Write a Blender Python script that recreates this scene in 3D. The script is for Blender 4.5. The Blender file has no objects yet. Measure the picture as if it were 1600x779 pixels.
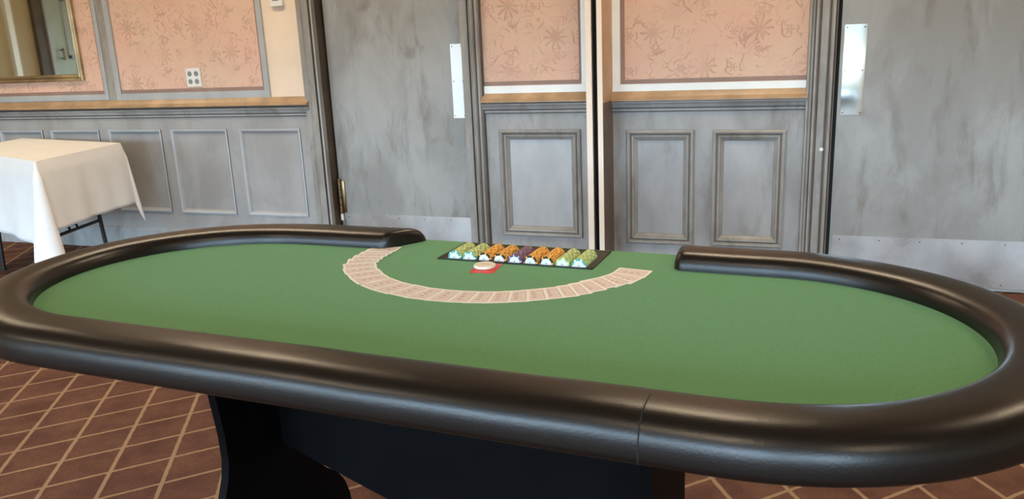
import bpy, bmesh, math, random
from mathutils import Vector, Matrix
random.seed(7)
C = bpy.context.scene.collection
PI = math.pi

# ------------------------------------------------------------------ camera
cd = bpy.data.cameras.new('camera'); cam = bpy.data.objects.new('camera', cd); C.objects.link(cam)
F_PX, PITCH, ROLL, HEAD, EYE = 1252.79, .2518, -.0432, .3449, 1.3197
fw0 = Vector((-math.sin(HEAD), math.cos(HEAD), 0)); rt0 = Vector((math.cos(HEAD), math.sin(HEAD), 0)); z0 = Vector((0, 0, 1))
fw = fw0*math.cos(PITCH) - z0*math.sin(PITCH); up0 = fw0*math.sin(PITCH) + z0*math.cos(PITCH)
rt = rt0*math.cos(ROLL) + up0*math.sin(ROLL); up = up0*math.cos(ROLL) - rt0*math.sin(ROLL)
M = Matrix(((rt.x, up.x, -fw.x, 0), (rt.y, up.y, -fw.y, 0), (rt.z, up.z, -fw.z, EYE), (0, 0, 0, 1)))
cam.matrix_world = M
cd.sensor_width = 36; cd.lens = F_PX/1600*36; cd.clip_start = .02
bpy.context.scene.camera = cam

# ------------------------------------------------------------------ light and exposure
vs = bpy.context.scene.view_settings
vs.view_transform = 'Standard'; vs.look = 'None'; vs.gamma = 1; vs.use_curve_mapping = False
vs.exposure = 1.1
SKY, LAMP = 12.5, 10.5
LAMP_COL = (1.0, .78, .54)
w = bpy.data.worlds.new('world'); bpy.context.scene.world = w; w.use_nodes = True
nt = w.node_tree; nt.nodes.clear()
wo = nt.nodes.new('ShaderNodeOutputWorld'); bg = nt.nodes.new('ShaderNodeBackground'); bg.inputs[1].default_value = SKY
tc = nt.nodes.new('ShaderNodeTexCoord'); sp = nt.nodes.new('ShaderNodeSeparateXYZ'); rp = nt.nodes.new('ShaderNodeValToRGB')
nt.links.new(tc.outputs['Generated'], sp.inputs[0])
ma = nt.nodes.new('ShaderNodeMath'); ma.operation = 'MULTIPLY_ADD'; ma.inputs[1].default_value = .5; ma.inputs[2].default_value = .5
nt.links.new(sp.outputs[2], ma.inputs[0]); nt.links.new(ma.outputs[0], rp.inputs[0])
el = rp.color_ramp.elements
# elevation 0.5 is the horizon: ground, a pale path, a shaded facade opposite, then open sky
STOPS = [(0, (.010, .011, .009)), (.470, (.014, .016, .014)), (.482, (.20, .22, .22)), (.488, (.22, .24, .24)), (.493, (.030, .042, .042)),
         (.512, (.036, .048, .050)), (.522, (.62, .84, 1.03)), (.60, (.62, .88, 1.16)), (.75, (.52, .77, 1.10)), (1, (.32, .52, 1.0))]
for i, (p_, c_) in enumerate(STOPS):
    if i in (0, len(STOPS)-1): e = el[0] if i == 0 else el[len(el)-1]
    else: e = el.new(p_)
    e.position = p_; e.color = (*c_, 1)
nt.links.new(rp.outputs[0], bg.inputs[0]); nt.links.new(bg.outputs[0], wo.inputs[0])

RX0, RX1, RY0, RY1, RZ = -7.5, 4.5, -4.0, 4.4, 3.0
WINS = [(-6.9, -4.7), (-4.1, -1.9), (-1.3, .9), (1.5, 3.7)]      # windows in the wall behind the camera
WZ0, WZ1 = .08, 2.20
for i, (a, b) in enumerate(WINS):
    ld = bpy.data.lights.new('window_portal', 'AREA'); ld.shape = 'RECTANGLE'; ld.size = b-a; ld.size_y = WZ1-WZ0
    ld.cycles.is_portal = True
    lo = bpy.data.objects.new('window_portal', ld); C.objects.link(lo)
    lo.location = ((a+b)/2, RY0-.16, (WZ0+WZ1)/2)
    lo.rotation_euler = Vector((0, 1, 0)).to_track_quat('-Z', 'Z').to_euler()

# ------------------------------------------------------------------ material helpers
def new_mat(name):
    m = bpy.data.materials.new(name); m.use_nodes = True
    return m, m.node_tree, m.node_tree.nodes['Principled BSDF']
def setp(b, **k):
    for n, v in k.items():
        n = n.replace('_', ' ')
        if n in b.inputs: b.inputs[n].default_value = v
def rgb(c): return (c[0], c[1], c[2], 1)
def plain(name, col, rough=.6, metal=0, bump=0, bscale=200, spec=.5, var=0, vscale=8):
    m, t, b = new_mat(name); setp(b, Base_Color=rgb(col), Roughness=rough, Metallic=metal)
    b.inputs['Specular IOR Level'].default_value = spec
    co = t.nodes.new('ShaderNodeTexCoord')
    nz = t.nodes.new('ShaderNodeTexNoise'); nz.inputs['Scale'].default_value = vscale; nz.inputs['Detail'].default_value = 4
    t.links.new(co.outputs['Object'], nz.inputs['Vector'])
    r = t.nodes.new('ShaderNodeValToRGB')
    r.color_ramp.elements[0].position = .3; r.color_ramp.elements[1].position = .7
    r.color_ramp.elements[0].color = rgb([x*(1-var) for x in col]); r.color_ramp.elements[1].color = rgb([min(1, x*(1+var)) for x in col])
    t.links.new(nz.outputs['Fac'], r.inputs[0]); t.links.new(r.outputs[0], b.inputs['Base Color'])
    if bump:
        n2 = t.nodes.new('ShaderNodeTexNoise'); n2.inputs['Scale'].default_value = bscale; n2.inputs['Detail'].default_value = 3
        t.links.new(co.outputs['Object'], n2.inputs['Vector'])
        bp = t.nodes.new('ShaderNodeBump'); bp.inputs['Strength'].default_value = bump; bp.inputs['Distance'].default_value = .002
        t.links.new(n2.outputs['Fac'], bp.inputs['Height']); t.links.new(bp.outputs[0], b.inputs['Normal'])
    return m
class NG:
    """small node-expression helper"""
    def __init__(s, t): s.t = t
    def m(s, op, a, b=None, c=None):
        n = s.t.nodes.new('ShaderNodeMath'); n.operation = op
        for i, v in enumerate((a, b, c)):
            if v is None: continue
            if isinstance(v, (int, float)): n.inputs[i].default_value = v
            else: s.t.links.new(v, n.inputs[i])
        return n.outputs[0]
    def mix(s, f, a, b):
        n = s.t.nodes.new('ShaderNodeMix'); n.data_type = 'RGBA'
        for i, v in ((0, f), (6, a), (7, b)):
            if isinstance(v, (int, float)): n.inputs[i].default_value = v
            elif isinstance(v, tuple): n.inputs[i].default_value = rgb(v)
            else: s.t.links.new(v, n.inputs[i])
        return n.outputs[2]
    def noise(s, vec, scale, detail=3, rough=.5, dist=0):
        n = s.t.nodes.new('ShaderNodeTexNoise'); n.inputs['Scale'].default_value = scale; n.inputs['Detail'].default_value = detail
        n.inputs['Roughness'].default_value = rough; n.inputs['Distortion'].default_value = dist
        s.t.links.new(vec, n.inputs['Vector']); return n
    def smooth(s, v, a, b):
        n = s.t.nodes.new('ShaderNodeMapRange'); n.interpolation_type = 'SMOOTHSTEP'
        s.t.links.new(v, n.inputs[0]); n.inputs[1].default_value = a; n.inputs[2].default_value = b
        return n.outputs[0]
    def map(s, vec, scale=(1, 1, 1), loc=(0, 0, 0)):
        n = s.t.nodes.new('ShaderNodeMapping'); n.inputs['Scale'].default_value = scale; n.inputs['Location'].default_value = loc
        s.t.links.new(vec, n.inputs[0]); return n.outputs[0]
    def coord(s, kind='Object'):
        n = s.t.nodes.new('ShaderNodeTexCoord'); return n.outputs[kind]
    def sep(s, v):
        n = s.t.nodes.new('ShaderNodeSeparateXYZ'); s.t.links.new(v, n.inputs[0]); return n.outputs
def glaze(name, cA, cB, dark, rough=.42, sc=1.0, amount=.75):
    """mottled hand-glazed paint with vertical drifts"""
    m, t, b = new_mat(name); g = NG(t); co = g.coord()
    n1 = g.noise(g.map(co, (2.4*sc, 2.4*sc, 1.3*sc)), 1.6, 5, .6, .5)
    n2 = g.noise(g.map(co, (9*sc, 9*sc, 2.2*sc)), 1.4, 4, .6, .3)
    n3 = g.noise(g.map(co, (3*sc, 3*sc, 1.5*sc), (7, 3, 5)), 2.1, 3, .5, .8)
    c = g.mix(g.smooth(n1.outputs['Fac'], .36, .66), cA, cB)
    c = g.mix(g.m('MULTIPLY', g.smooth(n2.outputs['Fac'], .52, .74), amount*.55), c, dark)
    c = g.mix(g.m('MULTIPLY', g.smooth(n3.outputs['Fac'], .60, .76), amount*.6), c, dark)
    t.links.new(c, b.inputs['Base Color']); setp(b, Roughness=rough)
    n4 = g.noise(co, 60, 3); bp = t.nodes.new('ShaderNodeBump'); bp.inputs['Strength'].default_value = .15; bp.inputs['Distance'].default_value = .003
    t.links.new(n4.outputs['Fac'], bp.inputs['Height']); t.links.new(bp.outputs[0], b.inputs['Normal'])
    return m
def wallpaper_mat():
    m, t, b = new_mat('damask_wallpaper'); g = NG(t); co = g.coord()
    xyz = g.sep(co); x, z = xyz[0], xyz[2]
    base = g.mix(g.smooth(g.noise(co, 3.2, 4, .6).outputs['Fac'], .35, .68), (.74, .495, .385), (.72, .53, .40))
    base = g.mix(g.m('MULTIPLY', g.smooth(g.noise(g.map(co, (1, 1, 1), (4, 4, 9)), 6, 4).outputs['Fac'], .5, .75), .35), base, (.60, .39, .31))
    wob = g.noise(co, 14, 2)
    wv = g.m('MULTIPLY', g.m('SUBTRACT', wob.outputs['Fac'], .5), .05)
    def flowers(px, pz, ox, oz, petals, R):
        # local polar coordinates in a repeating, half-dropped tile
        col = g.m('FLOOR', g.m('DIVIDE', g.m('ADD', x, ox), px))
        zz = g.m('ADD', g.m('ADD', z, oz), g.m('MULTIPLY', g.m('MODULO', g.m('ABSOLUTE', col), 2.0), pz*.5))
        u = g.m('SUBTRACT', g.m('MULTIPLY', g.m('FRACT', g.m('DIVIDE', g.m('ADD', x, ox), px)), px), px/2)
        v = g.m('SUBTRACT', g.m('MULTIPLY', g.m('FRACT', g.m('DIVIDE', zz, pz)), pz), pz/2)
        r = g.m('ADD', g.m('SQRT', g.m('ADD', g.m('MULTIPLY', u, u), g.m('MULTIPLY', v, v))), wv)
        th = g.m('ARCTAN2', v, u)
        pet = g.m('MULTIPLY', g.m('ADD', g.m('COSINE', g.m('MULTIPLY', th, petals)), 1.5), R*.4)
        d = g.m('SUBTRACT', r, pet)
        inside = g.m('MULTIPLY', g.smooth(d, .004, -.002), .6)
        line = g.smooth(g.m('ABSOLUTE', d), .0065, .0015)
        ring = g.smooth(g.m('ABSOLUTE', g.m('SUBTRACT', r, R*1.75)), .006, .001)
        ring = g.m('MULTIPLY', ring, g.smooth(g.m('COSINE', g.m('MULTIPLY', th, petals/2)), -.2, .4))
        return g.m('MAXIMUM', g.m('MAXIMUM', inside, line), ring)
    f1 = flowers(.27, .36, .06, .10, 10, .064)
    f2 = flowers(.135, .18, .12, .02, 6, .022)
    wave = t.nodes.new('ShaderNodeTexNoise'); wave.inputs['Scale'].default_value = 9; wave.inputs['Detail'].default_value = 1.5; wave.inputs['Distortion'].default_value = 1.2
    t.links.new(co, wave.inputs['Vector'])
    vine = g.smooth(g.m('ABSOLUTE', g.m('SUBTRACT', wave.outputs['Fac'], .5)), .018, .006)
    pat = g.m('MAXIMUM', g.m('MAXIMUM', f1, g.m('MULTIPLY', f2, .75)), g.m('MULTIPLY', vine, .65))
    fade = g.smooth(g.noise(g.map(co, (1, 1, 1), (2, 8, 3)), 5, 3).outputs['Fac'], .34, .6)
    pat = g.m('MULTIPLY', pat, g.m('ADD', g.m('MULTIPLY', fade, .5), .12))
    c = g.mix(pat, base, (.36, .17, .12))
    t.links.new(c, b.inputs['Base Color']); setp(b, Roughness=.6)
    return m
def carpet_mat():
    m, t, b = new_mat('lattice_carpet'); g = NG(t); co = g.coord(); s = g.sep(co)
    wob = g.m('MULTIPLY', g.m('SUBTRACT', g.noise(co, 40, 2).outputs['Fac'], .5), .006)
    def fam(nx, ny, off, pitch, hw):
        d = g.m('ADD', g.m('ADD', g.m('MULTIPLY', s[0], nx), g.m('MULTIPLY', s[1], ny)), wob)
        q = g.m('FRACT', g.m('ADD', g.m('DIVIDE', g.m('SUBTRACT', d, off), pitch), 100.5))
        return g.smooth(g.m('MULTIPLY', g.m('ABSOLUTE', g.m('SUBTRACT', q, .5)), pitch), hw*1.25, hw*.75)
    ln = g.m('MAXIMUM', fam(.857, .515, 1.002, .187, .0068), fam(-.7071, .7071, 1.749, .168, .0056))
    base = g.mix(g.smooth(g.noise(co, 7, 5, .65).outputs['Fac'], .3, .7), (.115, .054, .037), (.190, .092, .056))
    base = g.mix(g.m('MULTIPLY', g.smooth(g.noise(g.map(co, (1, 1.6, 1)), 90, 3, .7).outputs['Fac'], .45, .7), .6), base, (.095, .040, .030))
    c = g.mix(g.m('MULTIPLY', ln, .85), base, (.42, .27, .155))
    t.links.new(c, b.inputs['Base Color']); setp(b, Roughness=.95); b.inputs['Specular IOR Level'].default_value = .1
    n4 = g.noise(co, 350, 2); bp = t.nodes.new('ShaderNodeBump'); bp.inputs['Strength'].default_value = .5; bp.inputs['Distance'].default_value = .004
    t.links.new(n4.outputs['Fac'], bp.inputs['Height']); t.links.new(bp.outputs[0], b.inputs['Normal'])
    return m
def felt_mat():
    m, t, b = new_mat('green_speed_cloth'); g = NG(t); co = g.coord()
    base = g.mix(g.noise(co, 1.4, 3).outputs['Fac'], (.140, .350, .172), (.158, .378, .198))
    base = g.mix(g.m('MULTIPLY', g.smooth(g.noise(g.map(co, (1, 2.5, 1)), 260, 3).outputs['Fac'], .45, .65), .5), base, (.105, .280, .130))
    t.links.new(base, b.inputs['Base Color']); setp(b, Roughness=.9); b.inputs['Specular IOR Level'].default_value = .12
    if 'Sheen Weight' in b.inputs: b.inputs['Sheen Weight'].default_value = .05; b.inputs['Sheen Roughness'].default_value = .5
    n4 = g.noise(g.map(co, (1, 2.2, 1)), 420, 2); bp = t.nodes.new('ShaderNodeBump'); bp.inputs['Strength'].default_value = .25; bp.inputs['Distance'].default_value = .001
    t.links.new(n4.outputs['Fac'], bp.inputs['Height']); t.links.new(bp.outputs[0], b.inputs['Normal'])
    return m
def card_mat():
    m, t, b = new_mat('card_back'); g = NG(t); s = g.sep(g.coord())
    ax, ay = g.m('ABSOLUTE', s[0]), g.m('ABSOLUTE', s[1])
    def box(hx, hy): return g.m('MULTIPLY', g.m('LESS_THAN', ax, hx), g.m('LESS_THAN', ay, hy))
    cream, grey, pink = (.96, .96, .90), (.50, .46, .44), (.84, .77, .72)
    c = g.mix(box(.0240, .0362), cream, grey)
    c = g.mix(box(.0225, .0350), c, pink)
    n = g.noise(g.coord(), 260, 2).outputs['Fac']
    c = g.mix(g.m('MULTIPLY', g.m('MULTIPLY', g.smooth(n, .5, .62), box(.0225, .0350)), .4), c, (.45, .24, .25))
    # small dark ornaments down the middle
    d = None
    for oy in (0, .017, -.017):
        q = g.m('SQRT', g.m('ADD', g.m('POWER', s[0], 2.0), g.m('POWER', g.m('SUBTRACT', s[1], oy), 2.0)))
        k = g.smooth(g.m('ABSOLUTE', g.m('SUBTRACT', q, .0035)), .0022, .001)
        d = k if d is None else g.m('MAXIMUM', d, k)
    c = g.mix(g.m('MULTIPLY', d, .55), c, (.25, .14, .17))
    t.links.new(c, b.inputs['Base Color']); setp(b, Roughness=.4)
    return m
def leather_mat():
    m, t, b = new_mat('black_vinyl'); g = NG(t); co = g.coord()
    c = g.mix(g.noise(co, 5, 3).outputs['Fac'], (.0038, .0030, .0023), (.0062, .0048, .0036))
    t.links.new(c, b.inputs['Base Color']); setp(b, Roughness=.33); b.inputs['Specular IOR Level'].default_value = .50
    v = t.nodes.new('ShaderNodeTexVoronoi'); v.inputs['Scale'].default_value = 260; t.links.new(co, v.inputs['Vector'])
    n = g.noise(co, 9, 2)
    h = g.m('ADD', g.m('MULTIPLY', v.outputs['Distance'], .12), n.outputs['Fac'])
    bp = t.nodes.new('ShaderNodeBump'); bp.inputs['Strength'].default_value = .22; bp.inputs['Distance'].default_value = .004
    t.links.new(h, bp.inputs['Height']); t.links.new(bp.outputs[0], b.inputs['Normal'])
    return m
def steel_mat(name, col, rough, dirt):
    m, t, b = new_mat(name); g = NG(t); co = g.coord()
    n = g.noise(g.map(co, (1, 1, 1)), 5, 4, .6)
    c = g.mix(g.smooth(n.outputs['Fac'], .35, .7), col, tuple(x*(1-dirt) for x in col))
    t.links.new(c, b.inputs['Base Color']); setp(b, Metallic=1.0)
    r = g.m('ADD', g.m('MULTIPLY', g.noise(co, 3, 3).outputs['Fac'], rough*.8), rough*.6)
    t.links.new(r, b.inputs['Roughness'])
    return m

MAT = dict(
    glaze=glaze('grey_glazed_paint', (.29, .29, .28), (.39, .40, .40), (.17, .145, .12), amount=.9),
    door=glaze('grey_glazed_door_paint', (.285, .29, .275), (.385, .405, .40), (.16, .14, .11), sc=.8, amount=.95),
    glazeleft=glaze('warm_grey_glazed_paint', (.315, .312, .30), (.385, .385, .375), (.23, .21, .185), amount=.5),
    fieldblue=glaze('pale_blue_grey_panel_paint', (.40, .435, .45), (.47, .505, .525), (.30, .31, .31), amount=.4),
    field=glaze('grey_panel_paint', (.33, .34, .34), (.41, .425, .43), (.22, .195, .165)),
    groovedark=plain('dark_groove_glaze_and_shade', (.085, .070, .056), .55, var=.3),  # groove glaze, also used to paint in the shadow line under the cap
    casing=glaze('grey_casing_paint', (.27, .265, .24), (.36, .355, .33), (.15, .125, .10), sc=1.4, amount=.9),
    brown=plain('shaded_jamb_brown', (.085, .062, .042), .5, var=.25),  # brown darkened to paint in the shade of the door reveals
    dark=plain('shadow_gap_black', (.008, .008, .007), .7),
    ochre=plain('ochre_gold_moulding', (.40, .265, .145), .38, var=.25),
    bandgrey=plain('pale_grey_band', (.42, .455, .475), .35, var=.08),
    bandwhite=plain('white_gloss_band', (.88, .95, .96), .25, var=.03),
    border=plain('mauve_brown_border', (.30, .20, .165), .55, var=.1),
    cream=plain('cream_wall_paint', (.84, .71, .56), .6, var=.03),
    creamedge=plain('cream_post_paint', (.94, .84, .72), .5, var=.03),
    tan=plain('tan_post_paint', (.58, .38, .22), .5, var=.08),
    taupe=plain('shaded_post_taupe', (.17, .125, .10), .5, var=.15),
    beige=plain('beige_side_wall', (.46, .38, .24), .6, var=.04),
    ceiling=plain('ceiling_paint', (.60, .46, .31), .8, var=.04),
    wallpaper=wallpaper_mat(), carpet=carpet_mat(), felt=felt_mat(), card=card_mat(), vinyl=leather_mat(),
    plate=steel_mat('polished_aluminium_plate', (.86, .92, .92), .07, .10),
    satin=steel_mat('satin_aluminium_plate', (.90, .93, .94), .5, .05),
    kick=steel_mat('worn_steel_kick_plate', (.72, .70, .66), .30, .22),
    brass=steel_mat('aged_brass', (.36, .25, .14), .32, .5),
    gold=steel_mat('antique_gold_frame', (.60, .50, .31), .42, .35),
    screw=plain('dark_screw', (.10, .10, .10), .4, metal=.8),
    black=plain('black_painted_wood', (.0016, .0016, .0018), .6, bump=.05, bscale=60, var=.3, spec=.07),
    blackmetal=plain('black_metal_tube', (.015, .015, .016), .35),
    white=plain('white_plastic', (.80, .82, .80), .35, var=.02),
    grey=plain('grey_plastic', (.25, .28, .28), .4),
    cloth=plain('white_tablecloth', (.88, .91, .91), .8, bump=.2, bscale=300, var=.02),
    cloth_seam=plain('seam_black', (.004, .004, .004), .8),
    tray=plain('dark_green_black_tray', (.010, .017, .010), .5, var=.2),
    red=plain('red_card_plastic', (.72, .045, .04), .4, var=.04),
    puck=plain('ivory_button', (.86, .82, .68), .35, var=.02),
    puckink=plain('tan_print', (.55, .42, .22), .5),
    c_yel=plain('chip_yellow_green', (.74, .70, .26), .45, var=.15, vscale=60),
    c_grn=plain('chip_green', (.24, .48, .20), .45, var=.15, vscale=60),
    c_teal=plain('chip_teal', (.08, .42, .34), .45, var=.1, vscale=60),
    c_blk=plain('chip_black', (.020, .016, .014), .45),
    c_org=plain('chip_orange', (.95, .46, .09), .45, var=.2, vscale=80),
    c_pur=plain('chip_purple', (.10, .075, .20), .45, var=.2, vscale=80),
    c_mau=plain('chip_mauve', (.32, .17, .16), .45, var=.2, vscale=80),
    c_wht=plain('chip_white', (.82, .86, .86), .35, var=.03),
    sea=glaze('sea_green_door_paint', (.36, .45, .39), (.42, .52, .46), (.28, .36, .36), amount=.4),
)
m, t, b = new_mat('mirror_silver'); setp(b, Base_Color=(.80, .84, .76, 1), Metallic=1, Roughness=.03); MAT['mirror'] = m
m, t, b = new_mat('window_glass'); t.nodes.remove(b)
g = NG(t); tr = t.nodes.new('ShaderNodeBsdfTransparent'); gl = t.nodes.new('ShaderNodeBsdfGlossy'); gl.inputs['Roughness'].default_value = .02
mx = t.nodes.new('ShaderNodeMixShader'); mx.inputs[0].default_value = .06
t.links.new(tr.outputs[0], mx.inputs[1]); t.links.new(gl.outputs[0], mx.inputs[2]); t.links.new(mx.outputs[0], t.nodes['Material Output'].inputs[0]); MAT['glass'] = m
m, t, b = new_mat('warm_lamp_diffuser'); t.nodes.remove(b)
em = t.nodes.new('ShaderNodeEmission'); em.inputs[0].default_value = rgb(LAMP_COL); em.inputs[1].default_value = LAMP
t.links.new(em.outputs[0], t.nodes['Material Output'].inputs[0]); MAT['lamp'] = m

# ------------------------------------------------------------------ mesh helpers
def link(name, bm, mats, parent=None, smooth=False, recalc=True):
    me = bpy.data.meshes.new(name)
    if recalc: bmesh.ops.recalc_face_normals(bm, faces=bm.faces)
    bm.to_mesh(me); bm.free()
    for mm in (mats if isinstance(mats, (list, tuple)) else [mats]): me.materials.append(MAT[mm])
    if smooth:
        for p in me.polygons: p.use_smooth = True
    o = bpy.data.objects.new(name, me); C.objects.link(o)
    if parent: o.parent = parent
    return o
def sharp(o, ang=35):
    me = o.data
    bm = bmesh.new(); bm.from_mesh(me)
    for e in bm.edges:
        if len(e.link_faces) == 2: e.smooth = e.calc_face_angle(0) < math.radians(ang)
    for f in bm.faces: f.smooth = True
    bm.to_mesh(me); bm.free(); return o
def tag(o, label=None, cat=None, group=None, kind=None):
    if label: o['label'] = label
    if cat: o['category'] = cat
    if group: o['group'] = group
    if kind: o['kind'] = kind
    return o
def struct(o): o['kind'] = 'structure'; return o
def empty(name, loc, rz=0):
    o = bpy.data.objects.new(name, None); C.objects.link(o); o.location = loc; o.rotation_euler = (0, 0, rz); o.empty_display_size = .1
    return o
def box(bm, x0, x1, y0, y1, z0, z1, mi=0, bev=0):
    v = [bm.verts.new((x, y, z)) for x in (x0, x1) for y in (y0, y1) for z in (z0, z1)]
    fs = [bm.faces.new([v[i] for i in q]) for q in ((0, 1, 3, 2), (4, 6, 7, 5), (0, 4, 5, 1), (2, 3, 7, 6), (0, 2, 6, 4), (1, 5, 7, 3))]
    for f in fs: f.material_index = mi
    if bev:
        es = list({e for f in fs for e in f.edges})
        bmesh.ops.recalc_face_normals(bm, faces=fs)
        bmesh.ops.bevel(bm, geom=es, offset=bev, segments=2, affect='EDGES', profile=.5)
def tube(bm, p, q, r, n=12, mi=0, cap=True):
    p, q = Vector(p), Vector(q); d = (q-p).normalized(); a = d.orthogonal().normalized(); b2 = d.cross(a)
    A = [bm.verts.new(p+a*r*math.cos(2*PI*i/n)+b2*r*math.sin(2*PI*i/n)) for i in range(n)]
    B = [bm.verts.new(q+a*r*math.cos(2*PI*i/n)+b2*r*math.sin(2*PI*i/n)) for i in range(n)]
    for i in range(n):
        f = bm.faces.new((A[i], A[(i+1) % n], B[(i+1) % n], B[i])); f.material_index = mi
    if cap:
        bm.faces.new(A[::-1]).material_index = mi; bm.faces.new(B).material_index = mi
def frame_sweep(bm, x0, x1, z0, z1, y, prof, mi=0, segs={}):
    """mitred moulding round a rectangle on a wall facing -y; prof = [(inset, rise towards the room)]"""
    loops = []
    for ins, ri in prof:
        loops.append([bm.verts.new((a, y-ri, c)) for a, c in ((x0+ins, z0+ins), (x1-ins, z0+ins), (x1-ins, z1-ins), (x0+ins, z1-ins))])
    for k_, (A, B) in enumerate(zip(loops, loops[1:])):
        for i in range(4):
            f = bm.faces.new((A[i], A[(i+1) % 4], B[(i+1) % 4], B[i])); f.material_index = segs.get(k_, mi)
def extrude_x(bm, prof, x0, x1, mi=0, segs={}):
    """closed (y, z) profile swept along x"""
    A = [bm.verts.new((x0, y, z)) for y, z in prof]; B = [bm.verts.new((x1, y, z)) for y, z in prof]; n = len(prof)
    for i in range(n): bm.faces.new((A[i], A[(i+1) % n], B[(i+1) % n], B[i])).material_index = segs.get(i, mi)
    bm.faces.new(A[::-1]).material_index = mi; bm.faces.new(B).material_index = mi
def extrude_z(bm, prof, z0, z1, mi=0, segs={}):
    """closed (x, y) profile swept along z"""
    A = [bm.verts.new((x, y, z0)) for x, y in prof]; B = [bm.verts.new((x, y, z1)) for x, y in prof]; n = len(prof)
    for i in range(n): bm.faces.new((A[i], A[(i+1) % n], B[(i+1) % n], B[i])).material_index = segs.get(i, mi)
    bm.faces.new(A[::-1]).material_index = mi; bm.faces.new(B).material_index = mi
def board_with_holes(bm, x0, x1, z0, z1, yf, yb, holes, mi=0):
    """wall board from yf (front) to yb with rectangular holes"""
    xs = sorted({x0, x1, *[h[0] for h in holes], *[h[1] for h in holes]}); zs = sorted({z0, z1, *[h[2] for h in holes], *[h[3] for h in holes]})
    def solid(i, j):
        if i < 0 or j < 0 or i >= len(xs)-1 or j >= len(zs)-1: return False
        cx, cz = (xs[i]+xs[i+1])/2, (zs[j]+zs[j+1])/2
        return not any(h[0] < cx < h[1] and h[2] < cz < h[3] for h in holes)
    V = {}
    def v(x, y, z):
        k = (round(x, 5), round(y, 5), round(z, 5))
        if k not in V: V[k] = bm.verts.new(k)
        return V[k]
    for i in range(len(xs)-1):
        for j in range(len(zs)-1):
            if not solid(i, j): continue
            a, b_, c, d = xs[i], xs[i+1], zs[j], zs[j+1]
            qs = [((a, yf, c), (b_, yf, c), (b_, yf, d), (a, yf, d)), ((a, yb, c), (a, yb, d), (b_, yb, d), (b_, yb, c))]
            if not solid(i-1, j): qs.append(((a, yf, c), (a, yf, d), (a, yb, d), (a, yb, c)))
            if not solid(i+1, j): qs.append(((b_, yf, c), (b_, yb, c), (b_, yb, d), (b_, yf, d)))
            if not solid(i, j-1): qs.append(((a, yf, c), (a, yb, c), (b_, yb, c), (b_, yf, c)))
            if not solid(i, j+1): qs.append(((a, yf, d), (b_, yf, d), (b_, yb, d), (a, yb, d)))
            for q in qs: bm.faces.new([v(*p) for p in q]).material_index = mi

# ================================================================== THE SETTING
W = RY1        # face of the panelled wall
bm = bmesh.new(); box(bm, RX0-.2, RX1+.2, RY0-.2, RY1+.4, -.1, 0); struct(link('floor', bm, 'carpet'))
bm = bmesh.new(); box(bm, RX0-.2, RX1+.2, RY0-.2, RY1+.4, RZ, RZ+.1); struct(link('ceiling', bm, 'ceiling'))
# panelled wall, with the two door openings; its face carries cream paint above the dado
D1 = (-2.80, -1.765, 2.12); D2 = (.160, 1.26, 2.12)
bm = bmesh.new()
board_with_holes(bm, RX0-.2, RX1+.2, 0, RZ, W+.012, W+.22, [(D1[0], D1[1], 0, D1[2]), (D2[0], D2[1], 0, D2[2])])
wall_back = struct(link('wall_back', bm, 'cream'))
bm = bmesh.new(); box(bm, RX0-.2, RX0, RY0, RY1+.012, 0, RZ); struct(link('wall_left', bm, 'beige'))
bm = bmesh.new(); box(bm, RX1, RX1+.2, RY0, RY1+.012, 0, RZ); struct(link('wall_right', bm, 'beige'))
bm = bmesh.new(); board_with_holes(bm, RX0-.2, RX1+.2, 0, RZ, RY0-.2, RY0, [(a, b_, WZ0, WZ1) for a, b_ in WINS]); struct(link('wall_front', bm, 'beige'))
for i, (a, b_) in enumerate(WINS):
    bm = bmesh.new()
    for xx in (a, (a+b_)/2-.03, b_-.06): box(bm, xx, xx+.06, RY0-.12, RY0-.05, WZ0, WZ1)
    for zz in (WZ0, 1.05, 1.75, WZ1-.06): box(bm, a, b_, RY0-.115, RY0-.055, zz, zz+.05)
    wf = struct(link('window_%d' % (i+1), bm, 'white'))
    bm = bmesh.new(); box(bm, a+.01, b_-.01, RY0-.09, RY0-.084, WZ0+.01, WZ1-.01); link('pane', bm, 'glass', wf)
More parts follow.
